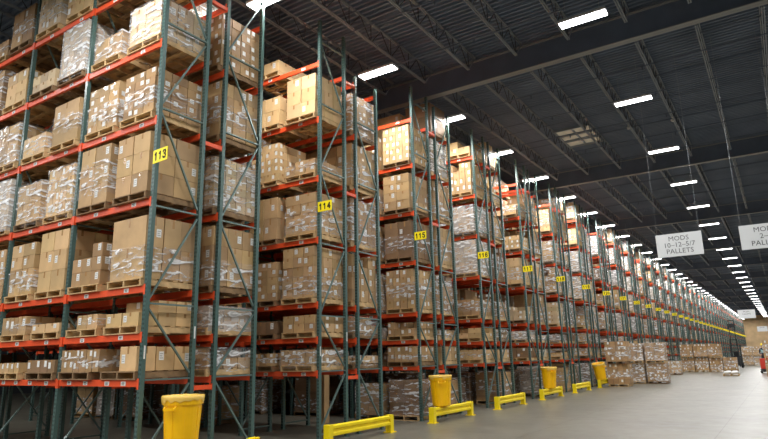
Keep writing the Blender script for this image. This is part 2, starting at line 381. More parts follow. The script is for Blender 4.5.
for i in range(NROW):
    nb = bays(i); y0 = i * P; no = 113 + i
    if i < 12:
        t = thing('pallet_rack', 'double steel rack, green uprights and orange beams, end sign reading %d' % no, 'rack', (0, y0, 0), 0, 'rack rows along the aisle')
    else:
        mb = MB()
        for side in (0, 1):
            ya = side * (D + F); zt = ztop(i, side)
            for k in range(nb + 1):
                post_mb(mb, -k * B, ya, zt, 0); post_mb(mb, -k * B, ya + D, zt, 0); brace_mb(mb, -k * B, ya, ya + D, zt, bool(side), 1)
            for k in range(nb):
                for z in ZB:
                    beam_mb(mb, -(k + 1) * B, -k * B, ya, z, -1, 2); beam_mb(mb, -(k + 1) * B, -k * B, ya + D, z, 1, 2)
        if i == 12: far_me = mb.mesh('pallet_rack', ['post_green', 'brace_green', 'beam_orange'])
        t = tag(link('pallet_rack', far_me, None, (0, y0, 0)), 'distant double steel rack, green and orange, end sign reading %d' % no, 'rack', 'rack rows along the aisle')
    if i < 12:
        for side in (0, 1):
            ya = side * (D + F); zt = ztop(i, side)
            for k in range(nb + 1):
                if i < 4:
                    f = link('upright_frame', brace_mesh(zt, bool(side)), t, (-k * B, ya, 0))
                    link('upright_post', post_mesh(zt), f, (0, 0, 0)); link('upright_post', post_mesh(zt), f, (0, D, 0))
                    if k == 0 and not side: link('load_notice', tag_me, f, (0, 0, 2.0)); link('load_notice', tag_me, f, (0, D, 2.35))
                else:
                    kk = (zt, side, 'full')
                    if kk not in _bm:
                        mb = MB(); post_mb(mb, 0, 0, zt, 0); post_mb(mb, 0, D, zt, 0); brace_mb(mb, 0, 0, D, zt, bool(side), 1)
                        _bm[kk] = mb.mesh('upright_frame', ['post_green', 'brace_green'])
                    link('upright_frame', _bm[kk], t, (-k * B, ya, 0))
        lst = []
        for k in range(nb):
            for side in (0, 1):
                for fr in (0, 1):
                    for z in ZB: lst.append((k + side * .9 + fr * .4, k, side * (D + F) + fr * D, z, -1 if fr == 0 else 1, side * 2 + fr))
        lst.sort(key=lambda q: q[0])
        rest = MB()
        for q, (_, k, yy, z, s, wh) in enumerate(lst):
            if q < 98:
                o = link('shelf_beam', _bf[s], t, (-k * B, yy, z))
                if wh == 0 and i < 6 and k < 4:
                    for lx in ((-.42, -.95, -1.6, -2.05) if z < 1.6 else (-.55, -1.75)):
                        link('location_label', lme, o, (lx + rng.uniform(-.08, .08), 0, rng.uniform(-.008, .008)))
            else: beam_mb(rest, -(k + 1) * B, -k * B, yy, z, s)
        if rest.v: tag(link('shelf_beam', rest.mesh('shelf_beam', ['beam_orange']), t), kind='stuff')
        for k in range(min(nb + 1, 4)):
            for z in (1.36, 6.08, 9.27): link('row_spacer', sme, t, (-k * B, 0, z))
    ang = [0, .1, -.02, .02][i] if i < 4 else rng.uniform(-.05, .05)
    pl = link('number_sign', plate_me, t, (-.005, -.056, 5.465), -.0)
    pl.rotation_euler = (0, 0, ang * .6 - .05)
    if i < 26:
        for q, ch in enumerate(str(no)): link('sign_digit', digit_mesh(ch), pl, (.048 + q * .128, -.0078, -.075))

# ------------------------------------------------------------------ loads
TONE = [lin(188, 155, 110), lin(212, 178, 128), lin(138, 108, 78), lin(204, 180, 144), lin(172, 138, 96)]
TN = ['tan', 'light tan', 'dark brown', 'pale tan', 'brown']
LV = ['one', 'two', 'three', 'four', 'five', 'six', 'seven', 'eight', 'nine', 'ten', 'eleven']
cartons, pallets, wraps = [], [], []
def dist(p): return (Vector(p) - CAM).length
def load(cx, yc, z, spec, where, r, vis=1., endvis=0., wd=(1.02, 1.2), pal=True):
    """spec = (h, nx, ny, nz, label share, wrap, tone, top share); vis weighs the front face, endvis the aisle side"""
    h, nx, ny, nz, lp, wrap, tone, top = spec[:8]; ex = spec[8] if len(spec) > 8 else {}
    if pal: pallets.append((cx, yc, z, r.random() < .4, where, 1 / dist((cx, yc, z)) ** 2 * (vis + endvis + .1)))
    zb = z + (.14 if pal else 0)
    W, Dp = wd[0] * r.uniform(.94, 1.02), wd[1] * r.uniform(.93, 1.0)
    x0, y0 = cx - W / 2, yc - Dp / 2
    if 'x' in ex: x0, W = x0 + W * ex['x'][0], W * (ex['x'][1] - ex['x'][0])
    cw, cdp, ch = W / nx, Dp / ny, h / nz
    base = Vector(TONE[tone])
    ztop_ = zb
    for iz in range(nz):
        for ix in range(nx):
            for iy in range(ny):
                if iz == nz - 1 and top < 1 and r.random() > top: continue
                if ex.get('tb') and iz == nz - 1 and iy == 0: continue
                inner = 0 < ix < nx - 1 and 0 < iy < ny - 1 and iz < nz - 1
                if inner: continue
                j = .012
                jx, jy = r.uniform(-j, j) * .6, r.uniform(-j, j) * .6
                t = base * r.uniform(.76, 1.12)
                t = Vector((t.x, t.y * r.uniform(.96, 1.02), t.z * r.uniform(.92, 1.05)))
                g = .006
                cb = (x0 + ix * cw + g + max(jx, 0), x0 + (ix + 1) * cw - g + min(jx, 0), y0 + iy * cdp + g + max(jy, 0), y0 + (iy + 1) * cdp - g + min(jy, 0), zb + iz * ch + .001, zb + (iz + 1) * ch - .001 - (r.uniform(0, .01) if iz == nz - 1 else 0))
                sc = 0; dd = dist(((cb[0] + cb[1]) / 2, cb[2], cb[4]))
                cs = abs(cb[2] - CAM.y) / dd; cx_ = abs(CAM.x - cb[1]) / dd
                if iy == 0: sc += vis * cw * ch * cs
                if ix == nx - 1: sc += endvis * cdp * ch * cx_
                if iz == nz - 1 and cb[5] < 1.8: sc += .2 * cw * cdp
                sc /= dd * dd
                lab = []
                if lp > 0:
                    if r.random() < lp: lab.append('f')
                    if r.random() < lp * .8: lab.append('s')
                col = ['first', 'second', 'third', 'fourth', 'fifth', 'sixth'][ix]
                lay = 'layer %s' % LV[iz]
                pos = '%s across, row %s' % (col, LV[iy])
                cartons.append((sc, cb, tuple(t), lab, '%s carton, %s, %s, %s' % (TN[tone].split()[-1], lay, pos, where), r.random(), nz))
                ztop_ = max(ztop_, cb[5])
    if wrap:
        z0, z1 = zb - .06, ztop_
        cov = .03
        if wrap == 1: z0 = zb + h * r.uniform(0, .3); z1 = z0 + h * r.uniform(.35, .6); cov = .01
        if wrap == 3: cov = .26
        wraps.append((x0 - .012, x0 + W + .012, y0 - .012, y0 + Dp + .012, z0, min(z1 + .01, ztop_ + .01), cov, where, (vis + endvis) / dist((cx, yc, z)) ** 2, wrap))

# loads copied one by one from the two nearest racks: (row, bay, shelf, slot) -> (height, across, deep, layers, label share, wrap, tone, top share)
OVR = {(0,0,5,1):(1.22,4,4,6,.95,0,4,1), (0,0,4,1):(1.24,2,3,4,.6,1,0,1), (0,0,3,1):(1.1,3,4,6,.9,2,3,1), (0,0,2,1):(1.2,2,3,3,.9,1,0,1), (0,0,1,1):(.42,2,3,2,.4,3,0,1), (0,0,0,1):(.4,2,3,2,.4,2,0,.7), (1,0,6,1):None, (1,0,6,0):None,
 (0,0,6,1):None, (1,0,5,1):(1.15,3,3,6,.8,2,4,1), (1,0,4,1):(1.2,2,3,4,.4,1,0,1), (2,0,6,1):(1.0,1,2,2,.5,0,2,1), (2,0,5,1):(1.2,2,3,3,.5,3,3,1), (1,0,3,1):(1.2,2,3,5,.8,2,4,1)}
OV = {
 (0,0,0,0):(.40,6,4,2,.95,1,4,1,{'x':(.03,1.28)}), (0,0,0,1):(.42,1,3,1,.9,0,1,1,{'x':(.5,1)}),
 (0,0,1,0):(.27,2,2,1,.9,1,0,1,{'x':(.3,1)}), (0,0,1,1):(.46,2,3,2,.9,0,1,1,{'tb':1}),
 (0,0,2,0):(.8,3,2,3,.9,0,4,.6), (0,0,2,1):(1.14,1,3,2,.5,1,0,1),
 (0,0,3,0):(1.2,2,2,3,.6,1,0,1), (0,0,3,1):(1.16,2,2,3,.5,0,0,1),
 (0,0,4,0):(.98,3,3,5,.95,1,0,1), (0,0,4,1):(.92,3,3,5,.9,1,4,1),
 (0,0,5,0):(.55,2,2,2,.5,2,0,.8), (0,0,5,1):(.84,2,3,2,.7,2,3,1),
 (0,0,6,0):(.5,2,2,2,.5,1,0,1), (0,0,6,1):(.8,2,3,2,.5,2,1,1),
 (0,1,0,0):(.2,5,3,1,1,0,0,1), (0,1,0,1):(.24,4,3,1,1,0,2,1),
 (0,1,1,0):(.36,3,2,1,.9,1,0,1), (0,1,1,1):(.17,2,2,1,1,0,1,.8),
 (0,1,2,0):(1.12,2,2,4,.95,1,0,1), (0,1,2,1):(1.24,2,2,3,.4,0,1,1),
 (0,1,3,0):(.9,2,2,2,.6,2,0,1), (0,1,3,1):(1.05,4,3,4,.9,2,1,.9),
 (0,1,4,0):(.95,2,2,2,.4,1,1,.6), (0,1,4,1):(.95,1,2,2,.3,1,0,1),
 (0,1,5,0):(.45,3,2,2,.3,0,3,1), (0,1,5,1):(1.22,2,2,6,.6,3,3,1),
 (0,1,6,0):(1.15,3,2,4,.2,1,3,1), (0,1,6,1):(.6,3,2,2,.6,0,1,.6),
 (0,2,0,1):(.2,5,3,1,1,0,0,1), (0,2,1,1):(.32,3,2,1,.9,1,4,1),
 (0,2,2,1):(1.1,2,2,4,.8,1,0,1), (0,2,3,1):(1.15,3,3,7,.9,3,3,1),
 (0,2,4,1):(1.0,2,2,4,.7,2,0,1), (0,2,5,1):(.85,2,2,3,.9,0,1,1), (0,2,6,1):(1.0,2,2,3,.3,1,4,1),
 (0,2,3,0):(1.1,3,3,6,.8,3,3,1),
 (1,0,0,0):(.3,4,3,2,.9,1,0,.8), (1,0,0,1):(.36,4,3,2,.8,2,0,.9),
 (1,0,1,0):(.3,3,2,1,.7,0,2,1), (1,0,1,1):(.4,3,3,2,.8,0,0,.7),
 (1,0,2,0):(.98,3,2,5,.8,0,0,1), (1,0,2,1):(1.25,3,3,5,.6,1,0,1),
 (1,0,3,0):(1.12,2,2,2,.8,0,0,1), (1,0,3,1):(1.05,2,2,4,.6,1,0,1),
 (1,0,4,0):(1.05,4,3,5,.95,0,1,1), (1,0,4,1):(.36,3,2,2,.6,1,0,.6),
 (1,0,5,0):(.8,2,2,2,.9,0,1,1), (1,0,5,1):(1.12,2,3,3,.4,0,1,1),
 (1,0,6,0):(.34,1,2,1,.5,0,1,1,{'x':(.4,1)}), (1,0,6,1):None,
 (2,0,5,1):(1.22,4,4,5,.95,0,1,1), (2,0,5,0):(1.1,3,3,5,.9,0,0,1), (2,0,4,1):(1.15,2,2,4,.6,0,0,1),
 (2,0,6,0):None, (2,0,6,1):None, (2,0,3,1):(1.15,2,3,2,.4,1,2,1), (2,0,2,1):(1.2,4,3,5,.7,1,0,1),
 (3,0,6,0):None, (3,0,6,1):(.55,2,2,2,.5,0,1,.7),
}
def rand_spec(r, lvl, row, gap=1.25):
    if lvl < 2: h = r.choice((.2, .28, .35, .42, .45)); nz = 1 if h < .3 else 2
    elif lvl == 6:
        if r.random() < .35: return None
        h = r.uniform(.45, .95); nz = r.choice((2, 3))
    else: h = r.choice((.6, .9, 1.05, 1.15, 1.2, 1.24)); nz = max(2, round(h / r.choice((.22, .28, .4))))
    return (h, r.choice((2, 2, 3, 3, 4)), r.choice((2, 3, 3)), nz, r.choice((.3, .6, .9)), r.choice((0, 0, 1, 1, 2, 3)) if row < 6 else r.choice((0, 1, 2, 3, 3)), r.choice((0, 0, 1, 1, 2, 3, 4)), 1 if r.random() < .6 else .75)
for i in range(NROW):
    nb = bays(i); no = 113 + i
    depth_seen = 9.1 * 2.1 / (P * i - 2.1 + 6.4) if i else 99
    for side in (0, 1):
        for k in range(nb):
            for lv in range(-1, 7):
                if lv == -1 and (i == 0 or i == 1 and (k < 2 or side == 0)): continue
                for sl in (0, 1):
                    r = random.Random(i * 10007 + side * 5003 + k * 701 + (lv + 2) * 97 + sl * 13)
                    if side == 0 and (i, k, lv, sl) in OV: spec = OV[(i, k, lv, sl)]
                    elif side == 1 and (i, k, lv, sl) in OVR: spec = OVR[(i, k, lv, sl)]
                    elif lv == -1:
                        spec = (r.uniform(.9, 1.15), 2, 2, r.choice((5, 8, 10)), .1, r.choice((1, 2, 3)), r.choice((2, 4, 2, 0)), 1)
                        if r.random() < .15: spec = None
                    else: spec = rand_spec(r, lv, i)
                    if spec is None or (r.random() < .06 and (i, k, lv, sl) not in OV and k + side > 0): continue
                    if i >= 12: spec = (spec[0], min(2, spec[1]), min(3, spec[2]), min(4, spec[3]), .7, r.choice((2, 3, 3)), spec[6], 1)
                    z = ZB[lv] + .058 if lv >= 0 else 0.0
                    cx = -k * B - (.60 if sl == 1 else 1.86) + r.uniform(-.03, .03)
                    yc = i * P + side * (D + F) + D / 2 + r.uniform(-.03, .03)
                    bayn = ['end bay', 'second bay', 'third bay', 'fourth bay', 'fifth bay'][k]
                    where = '%s pallet, %s, shelf %s, %s %d' % (['inner', 'outer'][sl], bayn, LV[lv] if lv >= 0 else 'floor', 'rear-rack' if side else 'rack', no)
                    vis = (1. if side == 0 else .12) * (1 if cx > -depth_seen - .3 else .15) * (.15 if lv == -1 and k > 0 else 1)
                    load(cx, yc, z, spec, where, r, vis, 1. if (k == 0 and sl == 1) else .12)

# stacks standing in the open aisle: (x centre, y centre, heights, name of the place)
def stack(cx, yc, hs, spec, where, wd=(1.15, 1.05)):
    z = 0.
    for q, h in enumerate(hs):
        r = random.Random(int(cx * 100 + yc * 10 + q))
        s = (h - .14,) + spec[1:]
        load(cx, yc, z, s, ('lower' if q == 0 and len(hs) > 1 else 'upper' if q else 'single') + ' pallet, ' + where, r, .9, .9, wd)
        z += h
stack(1.26, 29.3, (1.2, 1.22), (0, 4, 3, 4, .6, 1, 4, 1), 'first aisle stack near yellow bin')
stack(1.52, 32.6, (1.17, 1.17), (0, 3, 3, 5, .8, 2, 4, 1), 'aisle stack between two others', (1.0, 1.0))
stack(2.68, 32.65, (1.17, 1.17), (0, 4, 3, 5, .5, 2, 4, 1), 'third aisle stack with white wrap', (1.08, 1.05))
stack(1.5, 47.2, (1.06,), (0, 3, 3, 3, .7, 2, 0, 1), 'low aisle stack by itself', (1.0, 1.0))
for q, (x, hs) in enumerate(((1.72, (1.18, 1.2)), (2.82, (1.18, 1.2)), (3.92, (1.18, 1.2)), (5.0, (1.2,)))):
    stack(x, 54.2, hs, (0, 4, 3, 4, .5, 1, 4, 1), '%s stack of the far aisle row' % ORD[q], (1.06, 1.0))
stack(8.45, 39.5, (1.18, 1.2), (0, 4, 3, 4, .6, 1, 0, 1), 'tall stack right of the person', (1.1, 1.1))
for q, (x, y, hs) in enumerate(((5.35, 76, (1.1, 1.05)), (6.45, 76, (1.1, 1.05)), (5.3, 82, (1.0, 1.1)), (3.4, 64, (1.15,)), (4.6, 90, (1.1, 1.1)), (6.9, 95, (1.1, 1.1)), (2.6, 70, (1.1, 1.1)))):
    stack(x, y, hs, (0, 3, 3, 4, .5, 2, 0, 1), '%s of the stacks near forklift' % ORD[q], (1.06, 1.0))

# --- pallets
def deck(mb_, y): mb_.box(-.51, .51, y - .045, y + .045, -.016 / 2, .016 / 2)
b1 = MB(); deck(b1, 0); board_me = {0: b1.mesh('deck_board', ['wood']), 1: b1.mesh('deck_board', ['wood_old'])}
b2 = MB(); b2.box(-.019, .019, -.605, .605, -.045, .045); str_me = {0: b2.mesh('stringer', ['wood']), 1: b2.mesh('stringer', ['wood_old'])}
def pallet_mb(mb_, x, y, z, mi):
    for sx in (-.48, 0, .48): mb_.box(x + sx - .019, x + sx + .019, y - .605, y + .605, z + .018, z + .122, mi)
    for k in range(6): yy = y - .56 + k * .224; mb_.box(x - .51, x + .51, yy - .05, yy + .05, z + .122, z + .139, mi)
    for yy in (-.55, 0, .55): mb_.box(x - .51, x + .51, y + yy - .05, y + yy + .05, z, z + .018, mi)
one = {}
for q in (0, 1): mb = MB(); pallet_mb(mb, 0, 0, 0, 0); one[q] = mb.mesh('wooden_pallet', [['wood', 'wood_old'][q]])
b3 = MB(); b3.box(-.51, .51, -.05, .05, -.009, .009); base_me = {0: b3.mesh('base_board', ['wood']), 1: b3.mesh('base_board', ['wood_old'])}
b4 = MB(); b4.box(-.019, .019, -.605, .605, -.052, .052); str_me = {0: b4.mesh('stringer', ['wood']), 1: b4.mesh('stringer', ['wood_old'])}
pallets.sort(key=lambda q: -q[5])
rest = MB()
for q, (x, y, z, old, where, _) in enumerate(pallets):
    o_ = int(old); r = random.Random(q)
    lab = ('weathered wooden' if old else 'pale wooden') + ' pallet under the load, ' + where
    if q < 56:
        t = thing('wooden_pallet', lab, 'pallet', (x, y, z), 0, 'wooden pallets under the loads')
        for sx in (-.48, 0, .48): link('stringer', str_me[o_], t, (sx, 0, .07))
        for k in range(6): link('deck_board', base_me[o_], t, (0, -.56 + k * .224, .131))
        for yy in (-.55, 0, .55): link('base_board', base_me[o_], t, (0, yy, .009))
    elif q < 300: tag(link('wooden_pallet', one[o_], None, (x, y, z)), lab, 'pallet', 'wooden pallets under the loads')
    else: pallet_mb(rest, x, y, z, o_)
tag(link('stored_pallets', rest.mesh('stored_pallets', ['wood', 'wood_old'])), 'wooden pallets under the smaller and more distant loads', 'pallets', kind='stuff')

# --- cartons
def carton_marks(cb, lab, u, mt, ml, ti, li, ms=None):
    x0, x1, y0, y1, z0, z1 = cb; w_, d_, h = x1 - x0, y1 - y0, z1 - z0
    e = .0016
    xm, ym = (x0 + x1) / 2, (y0 + y1) / 2
    if mt is not None:
        th = .026
        mt.quad([(xm - th, y0 - e, z1 - h * .3), (xm + th, y0 - e, z1 - h * .3), (xm + th, y0 - e, z1), (xm - th, y0 - e, z1)], ti)
        (ms or mt).quad([(x1 + e, ym - th, z1 - h * .3), (x1 + e, ym + th, z1 - h * .3), (x1 + e, ym + th, z1), (x1 + e, ym - th, z1)], ti)
        mt.quad([(xm - th, y0, z1 + e), (xm + th, y0, z1 + e), (xm + th, y1, z1 + e), (xm - th, y1, z1 + e)], ti)
    lw, lh = min(.1, w_ * .36), min(.15, h * .5)
    e = .003
    for f in lab:
        a = .62 + .25 * u if u > .4 else .1 + .3 * u
        if f == 'f':
            xa = x0 + (w_ - lw) * a; za = z0 + h * (.28 + .2 * u)
            ml.append([(xa, y0 - e, za), (xa + lw, y0 - e, za), (xa + lw, y0 - e, za + lh), (xa, y0 - e, za + lh)])
        else:
            ya = y0 + (d_ - lw) * (1 - a); za = z0 + h * (.28 + .2 * u)
            ml.append([(x1 + e, ya, za), (x1 + e, ya + lw, za), (x1 + e, ya + lw, za + lh), (x1 + e, ya, za + lh)])
cartons.sort(key=lambda q: -q[0])
rest = MB(); seen = {}
GC = 'cartons stacked on the racks'
for q, (sc, cb, t, lab, name, u, nz) in enumerate(cartons):
    if q < 300:
        c = ((cb[0] + cb[1]) / 2, (cb[2] + cb[3]) / 2, cb[4]); b_ = (cb[0] - c[0], cb[1] - c[0], cb[2] - c[1], cb[3] - c[1], 0, cb[5] - cb[4])
        mb = MB(); mb.chamfer(*b_, .007, 0, t)
        o = tag(link('carton', mb.mesh('carton', ['cardboard'], tint=True), None, c, (u - .5) * .045), name, 'carton', GC)
        mt = MB(); ml = []
        ms = MB(); carton_marks(b_, lab, u, mt, ml, 0, 0, ms)
        mt.v = mt.v[:4] + [(mt.v[6][0], mt.v[6][1], mt.v[6][2]), (mt.v[7][0], mt.v[7][1], mt.v[7][2])]; mt.f = [(0, 1, 2, 3), (3, 2, 4, 5)]
        link('packing_tape', ms.mesh('packing_tape', ['tape']), o)
        link('packing_tape', mt.mesh('packing_tape', ['tape']), o)
        for pts in ml:
            l = MB(); l.quad(pts); 
            cx_, cy_, cz_ = [sum(p[a] for p in pts) / 4 for a in range(3)]
            hor = pts[0][1] == pts[1][1]
            for g in range(3):      # printed bars on the label
                z_ = pts[0][2] + (pts[2][2] - pts[0][2]) * (.2 + .25 * g); zz = z_ + (pts[2][2] - pts[0][2]) * .08
                if hor:
                    a0 = pts[0][0] + .015; a1 = pts[1][0] - .015 - .02 * (g % 2); yy = pts[0][1] - .001
                    l.quad([(a0, yy, z_), (a1, yy, z_), (a1, yy, zz), (a0, yy, zz)], 1)
                else:
                    a0 = pts[0][1] + .015; a1 = pts[1][1] - .015 - .02 * (g % 2); xx = pts[0][0] + .001
                    l.quad([(xx, a0, z_), (xx, a1, z_), (xx, a1, zz), (xx, a0, zz)], 1)
            link('shipping_label', l.mesh('shipping_label', ['white_label', 'print_grey']), o)
    else:
        rest.box(*cb, 0, t)
        ml = []
        near = cb[2] < 30
        carton_marks(cb, lab, u, rest if near and sc > cartons[1500][0] else None, ml, 2, 1)
        for pts in ml: rest.quad(pts, 1)
tag(link('stacked_cartons', rest.mesh('stacked_cartons', ['cardboard', 'white_label', 'tape'], tint=True)), 'brown cartons on the smaller and more distant pallet loads', 'cartons', kind='stuff')

# --- stretch wrap
def wrap_mb(mb_, x0, x1, y0, y1, z0, z1, cov, seed, fine):
    r = random.Random(seed); nu = 6 if fine else 1; nv = 5 if fine else 1
    cs = [(x0, y0), (x1, y0), (x1, y1), (x0, y1), (x0, y0)]
    for e in range(4):
        (ax, ay), (bx, by) = cs[e], cs[e + 1]
        nx_, ny_ = (by - ay), -(bx - ax); Ln = math.hypot(nx_, ny_); nx_ /= Ln; ny_ /= Ln
        k = len(mb_.v)
        for v in range(nv + 1):
            for u in range(nu + 1):
                f = u / nu; o_ = r.uniform(0, .014) if fine and 0 < u < nu else 0
                zz = z0 + (z1 - z0) * v / nv + (r.uniform(-.02, .02) if fine and v in (0,) else 0)
                mb_.v.append((ax + (bx - ax) * f + nx_ * o_, ay + (by - ay) * f + ny_ * o_, zz))
        for v in range(nv):
            for u in range(nu):
                a = k + v * (nu + 1) + u; mb_.f.append((a, a + 1, a + nu + 2, a + nu + 1)); mb_.m.append(0); mb_.t.append((max(0, min(1, cov + r.uniform(-.03, .12))), 0, 0))
wraps.sort(key=lambda q: -q[8])
rest = MB()
for q, (x0, x1, y0, y1, z0, z1, cov, where, s, wr) in enumerate(wraps):
    if q < 110:
        mb = MB(); cx, cy = (x0 + x1) / 2, (y0 + y1) / 2
        wrap_mb(mb, x0 - cx, x1 - cx, y0 - cy, y1 - cy, 0, z1 - z0, cov, q, True)
        tag(link('stretch_wrap', mb.mesh('stretch_wrap', ['film'], tint=True), None, (cx, cy, z0)), ['', 'thin clear', 'clear', 'dense whitish'][wr] + ' stretch wrap around the load, ' + where, 'stretch wrap', 'stretch wrap around the loads')
    else: wrap_mb(rest, x0, x1, y0, y1, z0, z1, cov, q, False)
tag(link('load_wrapping', rest.mesh('load_wrapping', ['film'], tint=True)), 'clear stretch wrap on the smaller and more distant loads', 'stretch wrap', kind='stuff')

# ------------------------------------------------------------------ yellow rack guards and bins
GL = 2.6
mb = MB(); mb.chamfer(-.08, .08, 0, .15, .012, .42, .008); gp = mb.mesh('guard_post', ['yellow'])
mb = MB(); mb.chamfer(-.13, .13, -.05, .2, 0, .012, .003)
for sx in (-.1, .1):
    for sy in (-.02, .17): mb.tube((sx, sy, .012), (sx, sy, .03), .014, 6)
gb = mb.mesh('base_plate', ['yellow'])
mb = MB()                                        # corrugated rail profile swept along Y
prof = [(.03, .17), (.075, .19), (.075, .24), (.035, .27), (.035, .31), (.075, .34), (.075, .39), (.03, .41)]
pr2 = prof + [(-.03, .41), (-.03, .17)]
for (xa, za), (xb, zb) in zip(pr2, pr2[1:] + pr2[:1]): mb.quad([(xa, .15, za), (xa, GL - .15, za), (xb, GL - .15, zb), (xb, .15, zb)])
grail = mb.mesh('guard_rail', ['yellow'])
for i in range(0, 16):
    t = thing('rack_guard', 'low yellow steel guard on the floor before the rack with sign %d' % (113 + i), 'rack guard', (.56, i * P - .43 - .07 * max(0, i - 2), 0), 0, 'yellow guards at the rack ends')
    link('guard_rail', grail, t)
    for yy in (0, GL - .15):
        g = link('guard_post', gp, t, (0, yy, 0)); link('base_plate', gb, g)
def bin_(x, y, z, rx, ry, label, k):
    x += .02
    t = thing('waste_bin', label, 'bin', (x, y, z), .3 * k, 'yellow bins on the rack guards'); t.rotation_euler = (rx, ry, .3 * k); t.scale = (1.07, 1.07, 1)
    mb = MB(); mb.lathe([(0, .0), (.225, .0), (.24, .02), (.285, .72), (.305, .72), (.31, .84), (.295, .85), (.282, .84), (.27, .74), (.225, .04), (0, .03)])
    for a in range(8):
        an = a * math.pi / 4; c_, s_ = math.cos(an), math.sin(an)
        mb.bar((c_ * .242, s_ * .242, .06), (c_ * .283, s_ * .283, .68), .03, .012)
    link('bin_body', mb.mesh('bin_body', ['bin_yellow'], smooth=False), t)
    for s in (-1, 1):
        mb = MB(); mb.bar((-.09, s * .305, .70), (-.09, s * .35, .66), .02, .03); mb.bar((.09, s * .305, .70), (.09, s * .35, .66), .02, .03); mb.bar((-.1, s * .35, .66), (.1, s * .35, .66), .03, .03)
        link('handle', mb.mesh('handle', ['bin_yellow']), t)
    mb = MB(); r = random.Random(k); n = 28; k0 = len(mb.v)
    rings = [(.314, .79), (.318, .82), (.318, .858), (.305, .866), (.28, .85), (.265, .6)]
    for (rr, zz) in rings:
        for a in range(n): an = 2 * math.pi * a / n; q = rr + r.uniform(0, .008); mb.v.append((q * math.cos(an), q * math.sin(an), zz + (r.uniform(-.07, .03) if zz == .79 else r.uniform(-.004, .004))))
    for j in range(len(rings) - 1):
        for a in range(n): b_ = (a + 1) % n; mb.f.append((j * n + a, j * n + b_, (j + 1) * n + b_, (j + 1) * n + a)); mb.m.append(0); mb.t.append((1, 1, 1))
    link('bin_liner', mb.mesh('bin_liner', ['liner'], smooth=True), t)
bin_(.56, .42, .42, 0, 0, 'round yellow bin with clear liner, on guard of the rack marked 113', 1)
bin_(.52, 9.62, .42, 0, -.02, 'round yellow bin with clear liner, on guard of the rack marked 115', 2)
bin_(.56, 4 * P + .5, .42, .02, 0, 'round yellow bin with tied liner, on guard of the rack marked 117', 3)
bin_(.62, 6 * P - .45, .44, 0, -.2, 'tilted yellow bin beside the first aisle stack of cartons', 4)

# tall narrow carton standing behind rack 114
mb = MB(); mb.chamfer(-.14, .14, -.12, .12, 0, 1.7, .01, 0, TONE[0])
tag(link('tall_carton', mb.mesh('tall_carton', ['cardboard'], tint=True), None, (-2.45, 7.85, 0)), 'tall narrow tan carton standing on floor behind rack 114', 'carton')

# ------------------------------------------------------------------ hanging signs
def hang_sign(x0, x1, y, z0, z1, lines, label, group, sz):
    t = thing('hanging_sign', label, 'sign', ((x0 + x1) / 2, y, z0), 0, group)
    W, H = x1 - x0, z1 - z0
    mb = MB(); mb.box(-W / 2, W / 2, -.006, .006, 0, H); link('sign_board', mb.mesh('sign_board', ['sign_white']), t)
    for s in (-1, 1):
        mb = MB(); mb.tube((s * W * .46, 0, H), (s * W * .46, 0, ZJ - z0), .004, 5); link('sign_wire', mb.mesh('sign_wire', ['galv']), t)
    for k, tx in enumerate(lines):
        text_mesh('sign_text', tx, sz, -.001, 'marker_ink', t, (0, -.0085, H * (.77 - .275 * k)))
hang_sign(6.30, 7.54, 13, 4.56, 5.25, ['MODS', '10\u201312\u20135/7', 'PALLETS'], 'white hanging sign reading MODS 10-12-5/7 PALLETS, whole', 'white hanging signs', .2)
hang_sign(8.49, 9.73, 13, 4.55, 5.24, ['MODS', '2\u20133', 'PALLETS'], 'white hanging sign reading MODS 2-3 PALLETS, cut by the frame', 'white hanging signs', .2)
hang_sign(6.2, 7.45, 52, 4.35, 5.05, ['MODS', 'PALLETS'], 'small distant white sign hanging over the aisle', 'white hanging signs', .16)
hang_sign(6.0, 7.3, 100, 4.4, 5.15, ['MODS'], 'farthest white sign, hanging before the tan end wall', 'white hanging signs', .2)
# sensors under the joists and a loose hanging tag
for (x, y, lb) in ((6.57, 19.5, 'small white sensor on the joist left of the second aisle lamp'), (4.88, 19.3, 'small white sensor on the joist near the roof hatch')):
    mb = MB(); mb.lathe([(0, .0), (.05, .01), (.075, .05), (.075, .1), (.03, .12), (.03, .2)], 16); tag(link('ceiling_sensor', mb.mesh('ceiling_sensor', ['housing'], smooth=True), None, (x, y, ZJ - .2)), lb, 'sensor', 'sensors under the joists')

# ------------------------------------------------------------------ low white load on a pallet
t = thing('wooden_pallet', 'low pallet with white sacks alone on the aisle floor', 'pallet', (5.6, 44.5, 0), 0)
for sx in (-.48, 0, .48): link('stringer', str_me[0], t, (sx, 0, .07))
for k in range(6): link('deck_board', base_me[0], t, (0, -.56 + k * .224, .131))
for yy in (-.55, 0, .55): link('base_board', base_me[0], t, (0, yy, .009))
for q, (x, y, s) in enumerate(((-.25, -.3, 1), (.22, -.28, .9), (-.2, .25, .95), (.25, .27, 1))):
    bm = bmesh.new(); bmesh.ops.create_uvsphere(bm, u_segments=16, v_segments=10, radius=1)
    for v in bm.verts:
        f = lambda a: math.copysign(abs(a) ** .6, a); v.co = Vector((f(v.co.x) * .22, f(v.co.y) * .26, f(v.co.z) * .1 * s))
    me = bpy.data.meshes.new('white_sack'); bm.to_mesh(me); bm.free(); me.materials.append(MAT['sack_white'])
    me.polygons.foreach_set('use_smooth', [True] * len(me.polygons))
    tag(link('white_sack', me, None, (5.6 + x, 44.5 + y, .14 + .1 * s)), 'white sack on the low pallet, %s' % ['front left', 'front right', 'rear left', 'rear right'][q], 'sack', 'white sacks on the low pallet')

